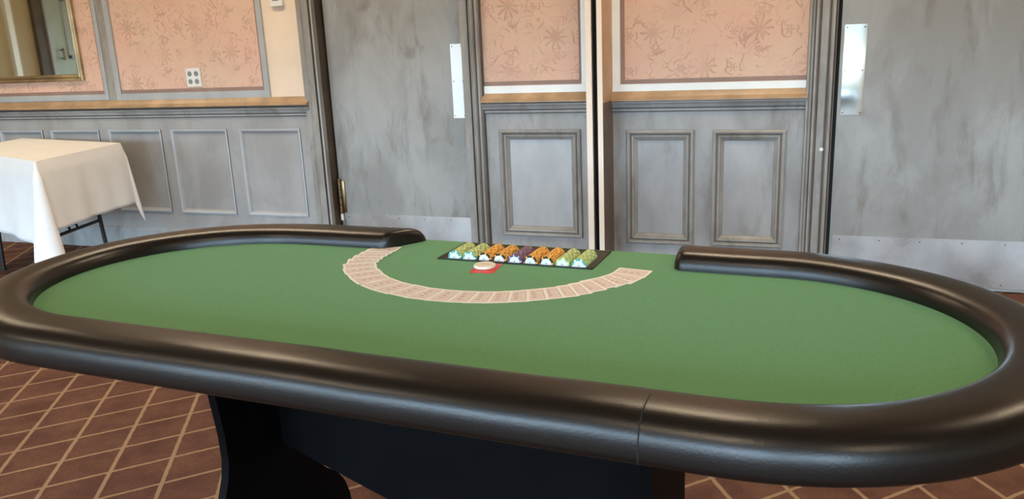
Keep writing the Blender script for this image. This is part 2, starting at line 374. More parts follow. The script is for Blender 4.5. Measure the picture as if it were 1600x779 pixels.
# --- dado boards with panel openings (left of door 1, centre, right)
LP = [(-5.574-.53*k, -5.157-.53*k) for k in (2, 1)]
LEFT_PANELS = [(-6.63, -6.21), (-6.10, -5.68), (-5.574, -5.157), (-5.075, -4.632), (-4.540, -4.088), (-3.998, -3.545), (-3.440, -2.982)]
LEFT_PANELS = [(a, b_, .277, .845) for a, b_ in LEFT_PANELS]
CEN = [(-1.625, -1.142, .209, .833)]
RIG = [(-.878, -.514, .192, .827), (-.414, -.046, .196, .825)]
PROF_L = [(-.004, 0), (-.004, .007), (.004, .009), (.010, .006), (.014, .002), (.026, -.010), (.030, -.0118)]
PROF_C = [(-.002, 0), (-.002, .013), (.006, .018), (.014, .017), (.021, .006), (.025, .006), (.029, .012), (.037, .010), (.043, .002), (.056, -.008), (.060, -.0118)]
def dado(x0, x1, panels, prof, n):
    bm = bmesh.new(); board_with_holes(bm, x0, x1, .155 if n == 1 else .12, .985, W, W+.012, panels)
    o = struct(link('trim_%d' % n, bm, 'glazeleft' if n == 1 else 'glaze'))
    for p in panels:
        bm = bmesh.new(); frame_sweep(bm, p[0], p[1], p[2], p[3], W, prof, 0, {0: 1, 4: 1, 9: 1} if n > 1 else {0: 1, 4: 2, 5: 0})
        q = struct(link('panel_moulding', bm, ['casing', 'groovedark', 'bandgrey'] if n > 1 else ['bandgrey', 'groovedark', 'glazeleft'], o, recalc=False))
        bm = bmesh.new(); box(bm, p[0], p[1], W+.009, W+.014, p[2], p[3]); link('panel_field', bm, {1: 'glazeleft', 2: 'fieldblue', 3: 'field'}[n], o)
    return o
dado(RX0, -2.86, LEFT_PANELS, PROF_L, 1)
dado(-1.74, -1.045, CEN, PROF_C, 2)
dado(-.955, .06, RIG, PROF_C, 3)
# --- baseboards
for name, x0, x1, h in (('baseboard_back', RX0, -2.86, .158), ('baseboard_centre', -1.74, -1.045, .12), ('baseboard_right', -.955, .06, .12)):
    bm = bmesh.new(); extrude_x(bm, [(W+.012, 0), (W-.018, 0), (W-.018, h-.02), (W-.010, h-.006), (W-.002, h), (W+.012, h)], x0, x1); struct(link(name, bm, 'glaze'))
bm = bmesh.new(); box(bm, RX0, RX0+.02, RY0, W-.02, 0, .15); struct(link('baseboard_left', bm, 'casing'))
# --- dado cap: ochre cove over a grey ogee
def cap(x0, x1, n, dz=0):
    bm = bmesh.new()
    extrude_x(bm, [(W+.012, .996+dz), (W-.046, .996+dz), (W-.046, 1.004+dz), (W-.040, 1.010+dz), (W-.026, 1.018+dz), (W-.016, 1.034+dz), (W-.010, 1.046+dz), (W+.012, 1.046+dz)], x0, x1, 0)
    o = struct(link('trim_%d' % n, bm, 'ochre'))
    bm = bmesh.new()
    extrude_x(bm, [(W+.012, .926), (W-.004, .926), (W-.004, .931), (W-.012, .933), (W-.012, .944), (W-.007, .945), (W-.007, .950), (W-.018, .952), (W-.022, .966),
                   (W-.034, .978), (W-.034, .984), (W-.022, .985), (W-.022, .9955), (W+.012, .9955)], x0, x1, 0, {1: 1, 5: 1, 10: 1, 11: 1})  # last two dark segments paint shade under the ochre cap
    struct(link('dado_ogee', bm, ['glaze', 'groovedark'], o)); return o
cap(RX0, -2.88, 4, .004); cap(-1.72, -1.045, 5, -.004); cap(-.955, .05, 6, -.008)
# --- wallpaper fields with brown border and painted bands
def paper(x0, x1, z0, z1, name, sides, band, n, bw=.045):
    """sides: which of l, r, b get border + band"""
    l, r, bt = 'l' in sides, 'r' in sides, 'b' in sides
    bm = bmesh.new(); box(bm, x0, x1, W+.006, W+.012, z0, z1); o = struct(link(name, bm, 'wallpaper'))
    t_, u = .024, bw
    bm = bmesh.new()
    if bt: box(bm, x0-(t_ if l else 0), x1+(t_ if r else 0), W+.003, W+.0119, z0-t_, z0)
    if l: box(bm, x0-t_, x0, W+.003, W+.0119, z0, z1)
    if r: box(bm, x1, x1+t_*.6, W+.003, W+.0119, z0, z1)
    link('wallpaper_border', bm, 'border', o)
    bm = bmesh.new(); a, c = x0-(t_ if l else 0), x1+(t_*.6 if r else 0)
    box(bm, a-(u*.9 if l else 0), c+(u*.8 if r else 0), W-.006, W+.0118, z0-t_-u, z0-t_, bev=.002)
    if l: box(bm, a-u*.9, a, W-.006, W+.0118, z0-t_, z1, bev=.002)
    if r: box(bm, c, c+u*.8, W-.006, W+.0118, z0-t_, z1, bev=.002)
    link('painted_band', bm, band, o)
paper(-6.6, -4.530, 1.118, 2.7, 'trim_7', 'rb', 'bandgrey', 7, .04)
paper(-4.372, -3.222, 1.118, 2.7, 'trim_8', 'rb', 'bandgrey', 8, .045)
bm = bmesh.new(); box(bm, -4.416, -4.374, W-.006, W+.0118, 1.05, 2.7, bev=.003); struct(link('trim_9', bm, 'bandgrey'))
bm = bmesh.new(); box(bm, -4.480, -4.4165, W-.002, W+.0118, 1.05, 2.7); struct(link('trim_10', bm, 'casing'))
paper(-1.715, -1.143, 1.108, 2.7, 'trim_11', 'rb', 'bandwhite', 11, .046)
paper(-.888, .05, 1.100, 2.7, 'trim_12', 'lb', 'bandwhite', 12, .048)
# --- door casings: stepped vertical mouldings
def casing(x0, prof, z1, n, mat='casing', x_is=1, segs={}):
    bm = bmesh.new(); pts = [(x0+a*x_is, W-p) for a, p in prof]
    pts = [(pts[0][0], W+.012)]+pts+[(pts[-1][0], W+.012)]
    extrude_z(bm, pts, 0, z1, 0, segs); return struct(link('trim_%d' % n, bm, [mat, 'groovedark', 'bandgrey']))
casing(-2.905, [(0, .002), (0, .020), (.030, .022), (.038, .016), (.044, .024), (.086, .026), (.092, .014), (.100, .012), (.104, .024), (.110, .024), (.112, .006)], 2.22, 13, segs={6: 1, 9: 2})
casing(-1.835, [(0, .010), (.002, .016), (.038, .018), (.044, .030), (.052, .032), (.058, .022), (.066, .020), (.072, .032), (.082, .034), (.088, .022), (.096, .022), (.102, .034), (.112, .034), (.118, .018), (.126, .016), (.128, .003)], 2.22, 14, segs={1: 1, 5: 1, 7: 1, 10: 1, 14: 1, 15: 1})
casing(.040, [(0, .004), (.002, .030), (.012, .032), (.018, .020), (.028, .018), (.034, .030), (.044, .030), (.050, .020), (.060, .018), (.092, .018), (.098, .008), (.104, .010), (.110, .022), (.122, .024), (.130, .010), (.134, .002)], 2.22, 15, segs={1: 1, 5: 1, 8: 1, 11: 1, 14: 1})
casing(1.26, [(0, .004), (.004, .02), (.12, .02), (.124, .004)], 2.22, 16)
for i, (a, b_) in enumerate(((-2.905, -1.707), (.040, 1.38))):
    bm = bmesh.new(); box(bm, a, b_, W-.024, W+.0119, 2.12, 2.24, bev=.004); struct(link('trim_%d' % (17+i), bm, 'casing'))
# white chip in the casing paint
bm = bmesh.new(); bmesh.ops.create_icosphere(bm, subdivisions=2, radius=.010)
for v in bm.verts: v.co = Vector((v.co.x*1.0+.128, v.co.y*.2+W-.019, v.co.z*1.0+.727))
tag(link('paint_chip', bm, 'white'), kind='structure')
# --- door 1 (reveal, slab, plates, hinge)
def jamb(d, n):
    bm = bmesh.new()
    box(bm, d[0]-.004, d[0]+.006, W-.0, W+.219, 0, d[2]); box(bm, d[1]-.006, d[1]+.004, W-.0, W+.219, 0, d[2]); box(bm, d[0], d[1], W, W+.219, d[2]-.006, d[2]+.004)
    box(bm, d[0], d[1], W+.125, W+.15, 0, d[2])
    return struct(link('trim_%d' % n, bm, ['brown']))
jamb(D1, 19); jamb(D2, 20)
def door(name, x0, x1, y, plate, kz, bright):
    bm = bmesh.new(); box(bm, x0, x1, y, y+.044, .006, 2.105, bev=.002); o = struct(link(name, bm, 'door'))
    px0, px1, pz0, pz1 = plate
    bm = bmesh.new(); box(bm, px0, px1, y-.0022, y-.0001, pz0, pz1, bev=.0006); pl = link('push_plate', bm, 'plate' if bright else 'satin', o); pl['label'] = 'bright aluminium push plate'
    bm = bmesh.new()
    for sx in (px0+.012, px1-.012):
        for sz in (pz0+.014, (pz0+pz1)/2, pz1-.014): tube(bm, (sx, y-.0022, sz), (sx, y-.0036, sz), .0035, 10)
    link('screw', bm, 'screw', pl)
    bm = bmesh.new(); box(bm, x0+.012, x1-.012, y-.0022, y-.0001, .02, kz, bev=.0006); kp = link('kick_plate', bm, 'kick', o); kp['label'] = 'worn steel kick plate'
    bm = bmesh.new()
    for k in range(6):
        for sz in (kz-.02, .04):
            sx = x0+.05+k*(x1-x0-.1)/5; tube(bm, (sx, y-.0022, sz), (sx, y-.0036, sz), .0035, 10)
    link('screw', bm, 'screw', kp)
    return o
YD = W+.085
d1 = door('door_1', -2.782, -1.775, YD, (-1.945, -1.862, .896, 1.328), .285, 0)
bm = bmesh.new(); box(bm, -2.790, -2.782, YD+.01, YD+.03, .01, 2.1); link('door_gap', bm, 'dark', d1)
bm = bmesh.new()
for z0_, z1_ in ((.292, .345), (.349, .395), (.399, .445), (.449, .505)): tube(bm, (-2.772, YD-.016, z0_), (-2.772, YD-.016, z1_), .013, 16)
bm2 = bm; box(bm, -2.785, -2.742, YD-.010, YD-.0001, .295, .503, bev=.002)
bmesh.ops.create_uvsphere(bm, u_segments=12, v_segments=8, radius=.011, matrix=Matrix.Translation((-2.772, YD-.016, .51)))
h = sharp(link('hinge', bm, 'brass', d1)); h['label'] = 'aged brass hinge'
bm = bmesh.new(); tube(bm, (-2.772, YD-.016, .245), (-2.772, YD-.016, .288), .010, 12); link('hinge_pin', bm, 'white', d1)
YD2 = W+.030
d2 = door('door_2', .192, 1.245, YD2, (.208, .312, .893, 1.338), .268, 1)
bm = bmesh.new(); box(bm, .168, .191, YD2+.012, YD2+.03, .01, 2.1); link('door_gap', bm, 'dark', d2)

# --- pair of partition jambs in the middle of the wall
PY = 4.15
bm = bmesh.new(); box(bm, -1.043, -1.011, PY, W, 0, RZ, bev=.002); struct(link('trim_21', bm, 'creamedge'))
bm = bmesh.new(); box(bm, -.982, -.968, PY, W, 0, RZ); o = struct(link('trim_22', bm, 'creamedge'))
bm = bmesh.new(); box(bm, -.968, -.955, PY+.004, W, .995, RZ); link('jamb_side', bm, 'tan', o)
bm = bmesh.new(); box(bm, -.968, -.955, PY+.004, W, 0, .995); link('jamb_side', bm, 'taupe', o)  # lower jamb side in a darker colour standing for its shade
bm = bmesh.new(); box(bm, -.968, -.955, PY, PY+.004, 0, RZ); link('jamb_edge', bm, 'creamedge', o)
bm = bmesh.new(); box(bm, -1.011, -.982, PY+.05, W, 0, RZ); box(bm, -1.011, -1.004, PY+.012, PY+.05, 0, RZ); struct(link('trim_23', bm, 'dark'))

# --- sea-green door seen in the mirror, on the left wall
X = RX0
bm = bmesh.new(); box(bm, X, X+.045, 1.25, 2.125, 0, 2.1); d3 = struct(link('door_3', bm, 'sea'))
bm = bmesh.new()
for a, b_, c, d in ((1.42, 1.945, 1.36, 1.98), (1.42, 1.945, .25, 1.10)):
    box(bm, X+.045, X+.060, a, b_, c, c+.03); box(bm, X+.045, X+.060, a, b_, d-.03, d); box(bm, X+.045, X+.060, a, a+.03, c, d); box(bm, X+.045, X+.060, b_-.03, b_, c, d)
link('panel_moulding', bm, 'bandgrey', d3)
bm = bmesh.new(); tube(bm, (X+.09, 2.04, 1.34), (X+.09, 2.04, 1.47), .01); tube(bm, (X+.045, 2.04, 1.36), (X+.09, 2.04, 1.36), .008); tube(bm, (X+.045, 2.04, 1.45), (X+.09, 2.04, 1.45), .008); link('pull_handle', bm, 'brass', d3)
bm = bmesh.new(); box(bm, X, X+.07, 2.127, 2.178, 0, 2.16); struct(link('trim_24', bm, 'bandgrey'))
bm = bmesh.new(); box(bm, X, X+.05, 2.18, 2.30, 0, 2.6); struct(link('trim_25', bm, 'brown'))
bm = bmesh.new(); box(bm, X, X+.05, 2.545, 2.605, 0, RZ); struct(link('trim_26', bm, 'bandwhite'))

# ================================================================== POKER TABLE
TX, TY, TR = -.7398, 1.5699, -.0587
FZ = .76
table = tag(empty('poker_table', (TX, TY, 0), TR), 'long oval poker table with green felt, black padded rail and dealer cutout', 'table')
A_, B_, E_ = 1.088, .380, .407
def stad(off, n=64, straight=40):
    """closed outline (x, y, nx, ny), anticlockwise from the far right of the straight"""
    pts = []; c = A_-E_
    for i in range(n+1):                       # right cap from +y round to -y
        t_ = PI/2-PI*i/n; nx, ny = math.cos(t_)*B_, math.sin(t_)*E_; l = math.hypot(nx, ny); nx /= l; ny /= l
        pts.append((c+E_*math.cos(t_)+nx*off, B_*math.sin(t_)+ny*off, nx, ny))
    for i in range(1, straight): pts.append((c-2*c*i/straight, -B_-off, 0, -1))
    for i in range(n+1):
        t_ = -PI/2-PI*i/n; nx, ny = math.cos(t_)*B_, math.sin(t_)*E_; l = math.hypot(nx, ny); nx /= l; ny /= l
        pts.append((-c+E_*math.cos(t_)+nx*off, B_*math.sin(t_)+ny*off, nx, ny))
    return pts
# rail: swept padded profile, open at the dealer's cutout
GL, GR = -.345, .440
RW, ZT, ZB = .132, .0434, -.0422
path = []
c = A_-E_
for k in range(26): path.append((GR+(c-GR)*k/26, B_, 0, 1))
path += stad(0)
for k in range(1, 27): path.append((-c+(GL+c)*k/26, B_, 0, 1))
# arc length
L = [0]
for p, q in zip(path, path[1:]): L.append(L[-1]+math.hypot(q[0]-p[0], q[1]-p[1]))
TOT = L[-1]
def at_len(s):
    s = max(0, min(TOT, s))
    for i in range(len(L)-1):
        if L[i+1] >= s:
            f = (s-L[i])/max(1e-9, L[i+1]-L[i]); p, q = path[i], path[i+1]
            return [p[k]+(q[k]-p[k])*f for k in range(4)]
stations = [.0, .0008, .003, .0065, .011, .017, .024, .032]
ss = stations+[.04+(TOT-.08)*i/260 for i in range(261)]+[TOT-v for v in reversed(stations)]
bm = bmesh.new(); rings = []; NP = 36
EX = 2/2.75
ZE = -.020            # height of the rail's widest line, below the felt
for s in ss:
    x, y, nx, ny = at_len(s)
    de = min(s, TOT-s)
    R_ = .026; k = 1 if de >= R_ else (1-(1-de/R_)**2.4)**(1/2.4)
    kk = .30+.70*k if k < 1 else 1          # narrowing of the pad at its ends
    puff = 1+.010*math.sin(s*9.0)+.006*math.sin(s*23+1)
    ring = []
    for j in range(NP):
        th = 2*PI*j/NP; cc, sn = math.cos(th), math.sin(th)
        ex_ = EX if cc >= 0 else 2/3.6
        px = math.copysign(abs(cc)**ex_, cc); pz = math.copysign(abs(sn)**ex_, sn)
        u = RW/2+(RW/2-(1-k)*.040)*px
        zz = ZE+(ZT-ZE if sn > 0 else ZE-ZB)*kk*pz*(puff if sn > 0 else 1)
        # ends lean: outer side reaches further at the left end
        sx = 0
        if s > TOT-.25: sx = .085*(u-RW/2)/RW*max(0, 1-(TOT-s)/.25)**1.5
        if s < .12: sx = -.012*(u-RW/2)/RW*max(0, 1-s/.12)
        q_ = max(0, min(1, (x+.95)/.5)); ay = .015*q_*q_*(3-2*q_) if (y > 0 and x < 0) else 0
        ring.append(bm.verts.new((x+nx*u+sx, y+ny*u+ay, FZ+zz)))
    rings.append(ring)
for R0, R1 in zip(rings, rings[1:]):
    for j in range(NP): bm.faces.new((R0[j], R0[(j+1) % NP], R1[(j+1) % NP], R1[j]))
bm.faces.new(rings[0][::-1]); bm.faces.new(rings[-1])
rail = link('rail', bm, 'vinyl', table, smooth=True); rail['label'] = 'black padded vinyl armrest rail'
# seam across the rail on the near side
def rail_pt(s, th, grow):
    x, y, nx, ny = at_len(s); cc, sn = math.cos(th), math.sin(th)
    px = math.copysign(abs(cc)**EX, cc); pz = math.copysign(abs(sn)**EX, sn)
    u = RW/2+(RW/2+grow)*px; zz = ZE+((ZT-ZE if sn > 0 else ZE-ZB)+grow)*pz
    return (x+nx*u, y+ny*u, FZ+zz)
s_seam = next(L[i] for i in range(len(L)) if path[i][3] < -.99 and path[i][0] < .585)
bm = bmesh.new(); prev = None
for j in range(41):
    th = math.radians(118-190*j/40)
    a = [bm.verts.new(rail_pt(s_seam+ds, th, gr)) for ds, gr in ((-.0011, .0006), (.0011, .0006), (.0011, -.001), (-.0011, -.001))]
    if prev:
        for q in range(4): bm.faces.new((prev[q], prev[(q+1) % 4], a[(q+1) % 4], a[q]))
    prev = a
link('seam', bm, 'cloth_seam', table)
# playing surface: board with cutout for the chip tray, extended flush to the rail edge at the dealer's place
TRX0, TRX1, TRY0, TRY1 = -.181, .250, .337, .508
outl = [(p[0], p[1]) for p in stad(.10)]
out2 = [(x, y) for x, y in outl]
out2 += [(GL-.03, B_+.10), (GL-.030, .519), (GL-.022, .527), (GR+.012, .527), (GR+.020, .519), (GR+.020, B_+.10)]
bm = bmesh.new()
def ring_edges(pts, z):
    vs_ = [bm.verts.new((x, y, z)) for x, y in pts]; return vs_, [bm.edges.new((vs_[i], vs_[(i+1) % len(vs_)])) for i in range(len(vs_))]
hole = [(TRX0, TRY0), (TRX1, TRY0), (TRX1, TRY1), (TRX0, TRY1)]
rt_ = {}
for z in (FZ, FZ-.028):
    o1, e1 = ring_edges(out2, z); h1, e2 = ring_edges(hole, z)
    bmesh.ops.triangle_fill(bm, use_beauty=True, edges=e1+e2); rt_[z] = (o1, h1)
for k in (0, 1):
    a, b_ = rt_[FZ][k], rt_[FZ-.028][k]
    for i in range(len(a)): bm.faces.new((a[i], a[(i+1) % len(a)], b_[(i+1) % len(a)], b_[i]))
f = link('playing_surface', bm, 'felt', table); f['label'] = 'green felt playing surface'
# black under-frame
bm = bmesh.new(); pts = [(p[0], p[1]) for p in stad(.03, 32, 6)]
A2 = [bm.verts.new((x, y, FZ-.029)) for x, y in pts]; B2 = [bm.verts.new((x, y, FZ-.060)) for x, y in pts]
for i in range(len(A2)): bm.faces.new((A2[i], A2[(i+1) % len(A2)], B2[(i+1) % len(A2)], B2[i]))
bm.faces.new(A2[::-1]); bm.faces.new(B2)
link('under_frame', bm, 'black', table)
# two hourglass end panels and the long belly board between them
def hourglass(x):
    near = [(0, .300), (.03, .296), (.10, .285), (.20, .262), (.25, .250), (.298, .232), (.34, .214), (.383, .205), (.45, .206), (.569, .220), (.685, .255)]
    far = [(0, .257), (.04, .252), (.085, .236), (.115, .218), (.142, .194), (.165, .165), (.186, .143), (.215, .128), (.26, .120), (.37, .118), (.50, .145), (.60, .185), (.685, .235)]
    bm = bmesh.new()
    fr = [(-w_, z) for z, w_ in near]+[(w_, z) for z, w_ in reversed(far)]
    A3 = [bm.verts.new((x-.011, y, z)) for y, z in fr]; B3 = [bm.verts.new((x+.011, y, z)) for y, z in fr]
    for i in range(len(fr)): bm.faces.new((A3[i], A3[(i+1) % len(fr)], B3[(i+1) % len(fr)], B3[i]))
    bm.faces.new(A3[::-1]); bm.faces.new(B3)
    return bm
for x in (-.500, .520): sharp(link('leg', hourglass(x), 'black', table), 40)
bm = bmesh.new(); lo_ = []
for i in range(41):
    f_ = i/40; x = -.489+.998*f_; zb = .335-.34*min(.42, x+.489, .509-x)
    lo_.append((x, zb))
pr = lo_+[(.509, .685), (-.489, .685)]
A3 = [bm.verts.new((x, -.012, z)) for x, z in pr]; B3 = [bm.verts.new((x, .012, z)) for x, z in pr]
for i in range(len(pr)): bm.faces.new((A3[i], A3[(i+1) % len(pr)], B3[(i+1) % len(pr)], B3[i]))
bm.faces.new(A3); bm.faces.new(B3[::-1])
link('brace_board', bm, 'black', table)

def T(x, y, z=0):
    return Vector((TX+x*math.cos(TR)-y*math.sin(TR), TY+x*math.sin(TR)+y*math.cos(TR), z))

# ------------------------------------------------------------------ chip tray and chips
ROWX = [-.127, -.084, -.041, .002, .0465, .0895, .132, .175, .2185]
ROWX = [-.1365+.0440*i for i in range(9)]
CR, CT, NCH = .0195, .0033, 30
CZ = FZ+.0045
SY0 = TRY0+.004; SY1 = SY0+NCH*CT+.004
bm = bmesh.new(); top = FZ+.0030; SR = .0202
x0_ = ROWX[0]-SR-.004; x1_ = ROWX[-1]+SR+.004
prof = [(TRX0+.001, top)]
for rx in ROWX:
    hh = CZ-top; a0 = math.asin(max(-1, min(1, -hh/SR)))
    for i in range(17):
        th = PI-a0+ (PI+2*a0)*i/16
        prof.append((rx+SR*math.cos(th), CZ+SR*math.sin(th)))
prof += [(TRX1-.001, top), (TRX1-.001, FZ-.024), (TRX0+.001, FZ-.024)]
A3 = [bm.verts.new((x, SY0, z)) for x, z in prof]; B3 = [bm.verts.new((x, SY1, z)) for x, z in prof]
for i in range(len(prof)): bm.faces.new((A3[i], A3[(i+1) % len(prof)], B3[(i+1) % len(prof)], B3[i]))
box(bm, TRX0+.001, TRX1-.001, TRY0+.001, SY0, FZ-.024, top)
box(bm, TRX0+.001, TRX1-.001, SY1, TRY1-.001, FZ-.024, top)
tr = empty('chip_tray', T(0, 0), TR); 
tag(tr, 'dark inset chip tray with nine rows at the dealer cutout', 'chip tray')
link('tray_body', bm, 'tray', tr)
bm = bmesh.new()
for a, b_, c_, d in ((TRX0-.004, TRX1+.004, TRY0-.003, TRY0+.002), (TRX0-.004, TRX1+.004, TRY1-.004, TRY1+.004), (TRX0-.004, TRX0+.006, TRY0-.003, TRY1+.004), (TRX1-.006, TRX1+.004, TRY0-.003, TRY1+.004)):
    box(bm, a, b_, c_, d, FZ+.0002, FZ+.0034, bev=.0006)
link('tray_rim', bm, 'tray', tr)

def chip_mesh(mats, nspots=8, seed=0, inlay='c_wht'):
    """flat clay chip, axis along y; coloured edge spots run on to the faces"""
    rnd = random.Random(seed)
    bm = bmesh.new(); N = 48; b0 = .0006
    def ring(r, y): return [bm.verts.new((r*math.cos(2*PI*i/N), y, r*math.sin(2*PI*i/N))) for i in range(N)]
    h = CT/2-.00004
    rs = [ring(.0142, -h+.0002), ring(.0148, -h), ring(CR-b0, -h), ring(CR, -h+b0), ring(CR, h-b0), ring(CR-b0, h), ring(.0148, h), ring(.0142, h-.0002)]
    for q, (a, b_) in enumerate(zip(rs, rs[1:])):
        for i in range(N):
            f = bm.faces.new((a[i], a[(i+1) % N], b_[(i+1) % N], b_[i]))
            ph = (i*nspots/N) % 1
            f.material_index = 1 if ph < SPOT else 0
    f1 = bm.faces.new(rs[0][::-1]); f2 = bm.faces.new(rs[-1]); f1.material_index = f2.material_index = 2
    me = bpy.data.meshes.new('casino_chip'); bmesh.ops.recalc_face_normals(bm, faces=bm.faces); bm.to_mesh(me); bm.free()
    for mm in mats+[inlay]: me.materials.append(MAT[mm])
    return me
SPOT = .5
KINDS = {}
SPOT = .40; KINDS['green'] = chip_mesh(['c_yel', 'c_grn'])
SPOT = .50; KINDS['greenfront'] = chip_mesh(['c_grn', 'c_yel'], 6)
SPOT = .22; KINDS['tealfront'] = chip_mesh(['c_teal', 'c_wht'], 6)
SPOT = .72; KINDS['orange'] = chip_mesh(['c_blk', 'c_org'])
SPOT = .25; KINDS['orangefront'] = chip_mesh(['c_blk', 'c_org'], 6)
SPOT = .45; KINDS['purple'] = chip_mesh(['c_pur', 'c_mau'])
SPOT = .12; KINDS['purplefront'] = chip_mesh(['c_pur', 'c_wht'], 8)
ROWS = [('green', 'tealfront', 'leftmost row', 'yellow-green'), ('green', 'tealfront', 'second row from left', 'yellow-green'),
        ('orange', 'orangefront', 'third row from left', 'orange and black'), ('orange', 'orangefront', 'row just left of purple', 'orange and black'),
        ('purple', 'purplefront', 'middle purple row', 'purple'), ('orange', 'orangefront', 'row just right of purple', 'orange and black'),
        ('orange', 'orangefront', 'third row from right', 'orange and black'), ('green', 'greenfront', 'second row from right', 'yellow-green'),
        ('green', 'tealfront', 'rightmost row', 'yellow-green')]
FRONT_COL = {'tealfront': 'teal-green', 'greenfront': 'green', 'orangefront': 'black and orange', 'purplefront': 'purple'}
def disc_mesh(r, seg=24):
    bm = bmesh.new(); bmesh.ops.create_circle(bm, cap_ends=True, segments=seg, radius=r, matrix=Matrix.Rotation(PI/2, 4, 'X'))
    me = bpy.data.meshes.new('printed_mark'); bm.to_mesh(me); bm.free(); me.materials.append(MAT['grey']); return me
for r_, (kind, front, where, colr) in enumerate(ROWS):
    for k in range(NCH):
        me = KINDS[front if k == 0 else kind]
        o = bpy.data.objects.new('casino_chip', me); C.objects.link(o)
        y = SY0+.001+CT*(k+.5)
        o.location = T(ROWX[r_]+random.uniform(-.0004, .0004), y, CZ+(0 if k == 0 else random.uniform(-.0003, .0003)))
        o.rotation_euler = (0, random.uniform(0, 2*PI) if k else random.uniform(-.1, .1), TR)
        if k == 0:
            tag(o, '%s edged chip with white centre, front of the %s' % (FRONT_COL[front], where), 'casino chip', 'chips in the tray')
            bm = bmesh.new(); box(bm, -.0022, .0022, -CT/2-.0002, -CT/2+.0001, .0002, .0030); link('printed_mark', bm, 'grey', o)
        else:
            tag(o, '%s chip behind the front chip of the %s' % (colr, where), 'casino chip', 'chips in the %s' % where)

# ------------------------------------------------------------------ spread cards
ENDS = [((-.426, .350), (-.336, .366)), ((-.424, .325), (-.337, .345)), ((-.420, .292), (-.335, .316)), ((-.412, .255), (-.331, .287)),
        ((-.401, .219), (-.324, .259)), ((-.375, .173), (-.308, .222)), ((-.344, .136), (-.283, .189)), ((-.306, .101), (-.247, .159)), ((-.262, .067), (-.210, .131)),
        ((-.203, .036), (-.162, .108)), ((-.147, .018), (-.118, .093)), ((-.094, .007), (-.070, .084)), ((-.036, .002), (-.028, .082)),
        ((.018, .003), (.018, .083)), ((.066, .010), (.058, .089)), ((.110, .021), (.095, .098)), ((.154, .036), (.131, .112)),
        ((.193, .056), (.165, .129)), ((.232, .080), (.196, .152)), ((.263, .102), (.222, .172)), ((.289, .123), (.247, .189)),
        ((.311, .149), (.264, .212)), ((.335, .184), (.281, .242)), ((.357, .220), (.297, .276)), ((.380, .258), (.304, .300)),
        ((.397, .296), (.309, .324)), ((.407, .357), (.311, .368))]
def card_mesh():
    bm = bmesh.new(); hx, hy, r, t_ = .0315, .044, .0035, .00028
    pts = []
    for cx, cy, a0 in ((hx-r, hy-r, 0), (-hx+r, hy-r, PI/2), (-hx+r, -hy+r, PI), (hx-r, -hy+r, 1.5*PI)):
        for i in range(5): pts.append((cx+r*math.cos(a0+PI/2*i/4), cy+r*math.sin(a0+PI/2*i/4)))
    a = [bm.verts.new((x, y, t_)) for x, y in pts]; b_ = [bm.verts.new((x, y, 0)) for x, y in pts]; n = len(pts)
    for i in range(n): bm.faces.new((a[i], b_[i], b_[(i+1) % n], a[(i+1) % n]))
    bm.faces.new(a); bm.faces.new(b_[::-1])
    me = bpy.data.meshes.new('playing_card'); bmesh.ops.recalc_face_normals(bm, faces=bm.faces); bm.to_mesh(me); bm.free(); me.materials.append(MAT['card']); return me
CM = card_mesh()
ORD = ['', 'second', 'third', 'fourth', 'fifth', 'sixth', 'seventh', 'eighth', 'ninth', 'tenth', 'eleventh', 'twelfth', 'thirteenth']
for k, (a, b_) in enumerate(ENDS):
    o = bpy.data.objects.new('playing_card', CM); C.objects.link(o)
    a, b_ = Vector(a), Vector(b_); m_ = (a+b_)/2; d = (b_-a).normalized()
    e = Vector((d.y, -d.x))                     # from the start side of the fan towards the end edge
    nxt = (Vector(ENDS[k+1][0])+Vector(ENDS[k+1][1]))/2 if k < 26 else m_+(m_-(Vector(ENDS[k-1][0])+Vector(ENDS[k-1][1]))/2)
    if e.dot(nxt-m_) < 0: e = -e
    pitch = max(.016, (nxt-m_).length)
    ctr = m_-e*.0315
    hgt = .00032*.063/min(pitch, .063)*1.6+.0003
    ang = math.atan2(e.y, e.x)+TR
    tilt = math.asin(hgt/.063)
    # local +x points along e; raise that edge
    o.matrix_world = Matrix.Translation(T(ctr.x, ctr.y, FZ+.0004+hgt/2)) @ Matrix.Rotation(ang, 4, 'Z') @ Matrix.Rotation(-tilt, 4, 'Y')
    if k == 0: lab = 'playing card at the left end of the fan, by the rail tip, fully uncovered'
    elif k == 26: lab = 'playing card at the right end of the fan, nearest the right rail tip'
    elif k < 13: lab = 'face-down playing card, %s from the left end of the curved spread' % ORD[k]
    elif k == 13: lab = 'face-down playing card in the middle of the curved spread'
    else: lab = 'face-down playing card, %s from the right end of the curved spread' % ORD[26-k]
    tag(o, lab, 'playing card', 'cards fanned across the green felt')

# ------------------------------------------------------------------ red cut card and dealer button
bm = bmesh.new(); hx, hy = .0318, .0440; pts = []
for cx, cy, a0 in ((hx-.004, hy-.004, 0), (-hx+.004, hy-.004, PI/2), (-hx+.004, -hy+.004, PI), (hx-.004, -hy+.004, 1.5*PI)):
    for i in range(5): pts.append((cx+.004*math.cos(a0+PI/2*i/4), cy+.004*math.sin(a0+PI/2*i/4)))
a = [bm.verts.new((x, y, .0009)) for x, y in pts]; b_ = [bm.verts.new((x, y, 0)) for x, y in pts]
for i in range(len(pts)): bm.faces.new((a[i], b_[i], b_[(i+1) % len(pts)], a[(i+1) % len(pts)]))
bm.faces.new(a); bm.faces.new(b_[::-1])
o = link('cut_card', bm, 'red'); o.location = T(-.014, .280, FZ+.0004); o.rotation_euler = (0, 0, TR+.12)
tag(o, 'red plastic cut card on the felt, under the white dealer button', 'cut card')
bt = empty('dealer_button', T(-.021, .286, FZ+.0014), TR); tag(bt, 'round ivory dealer button lying on the red cut card', 'dealer button')
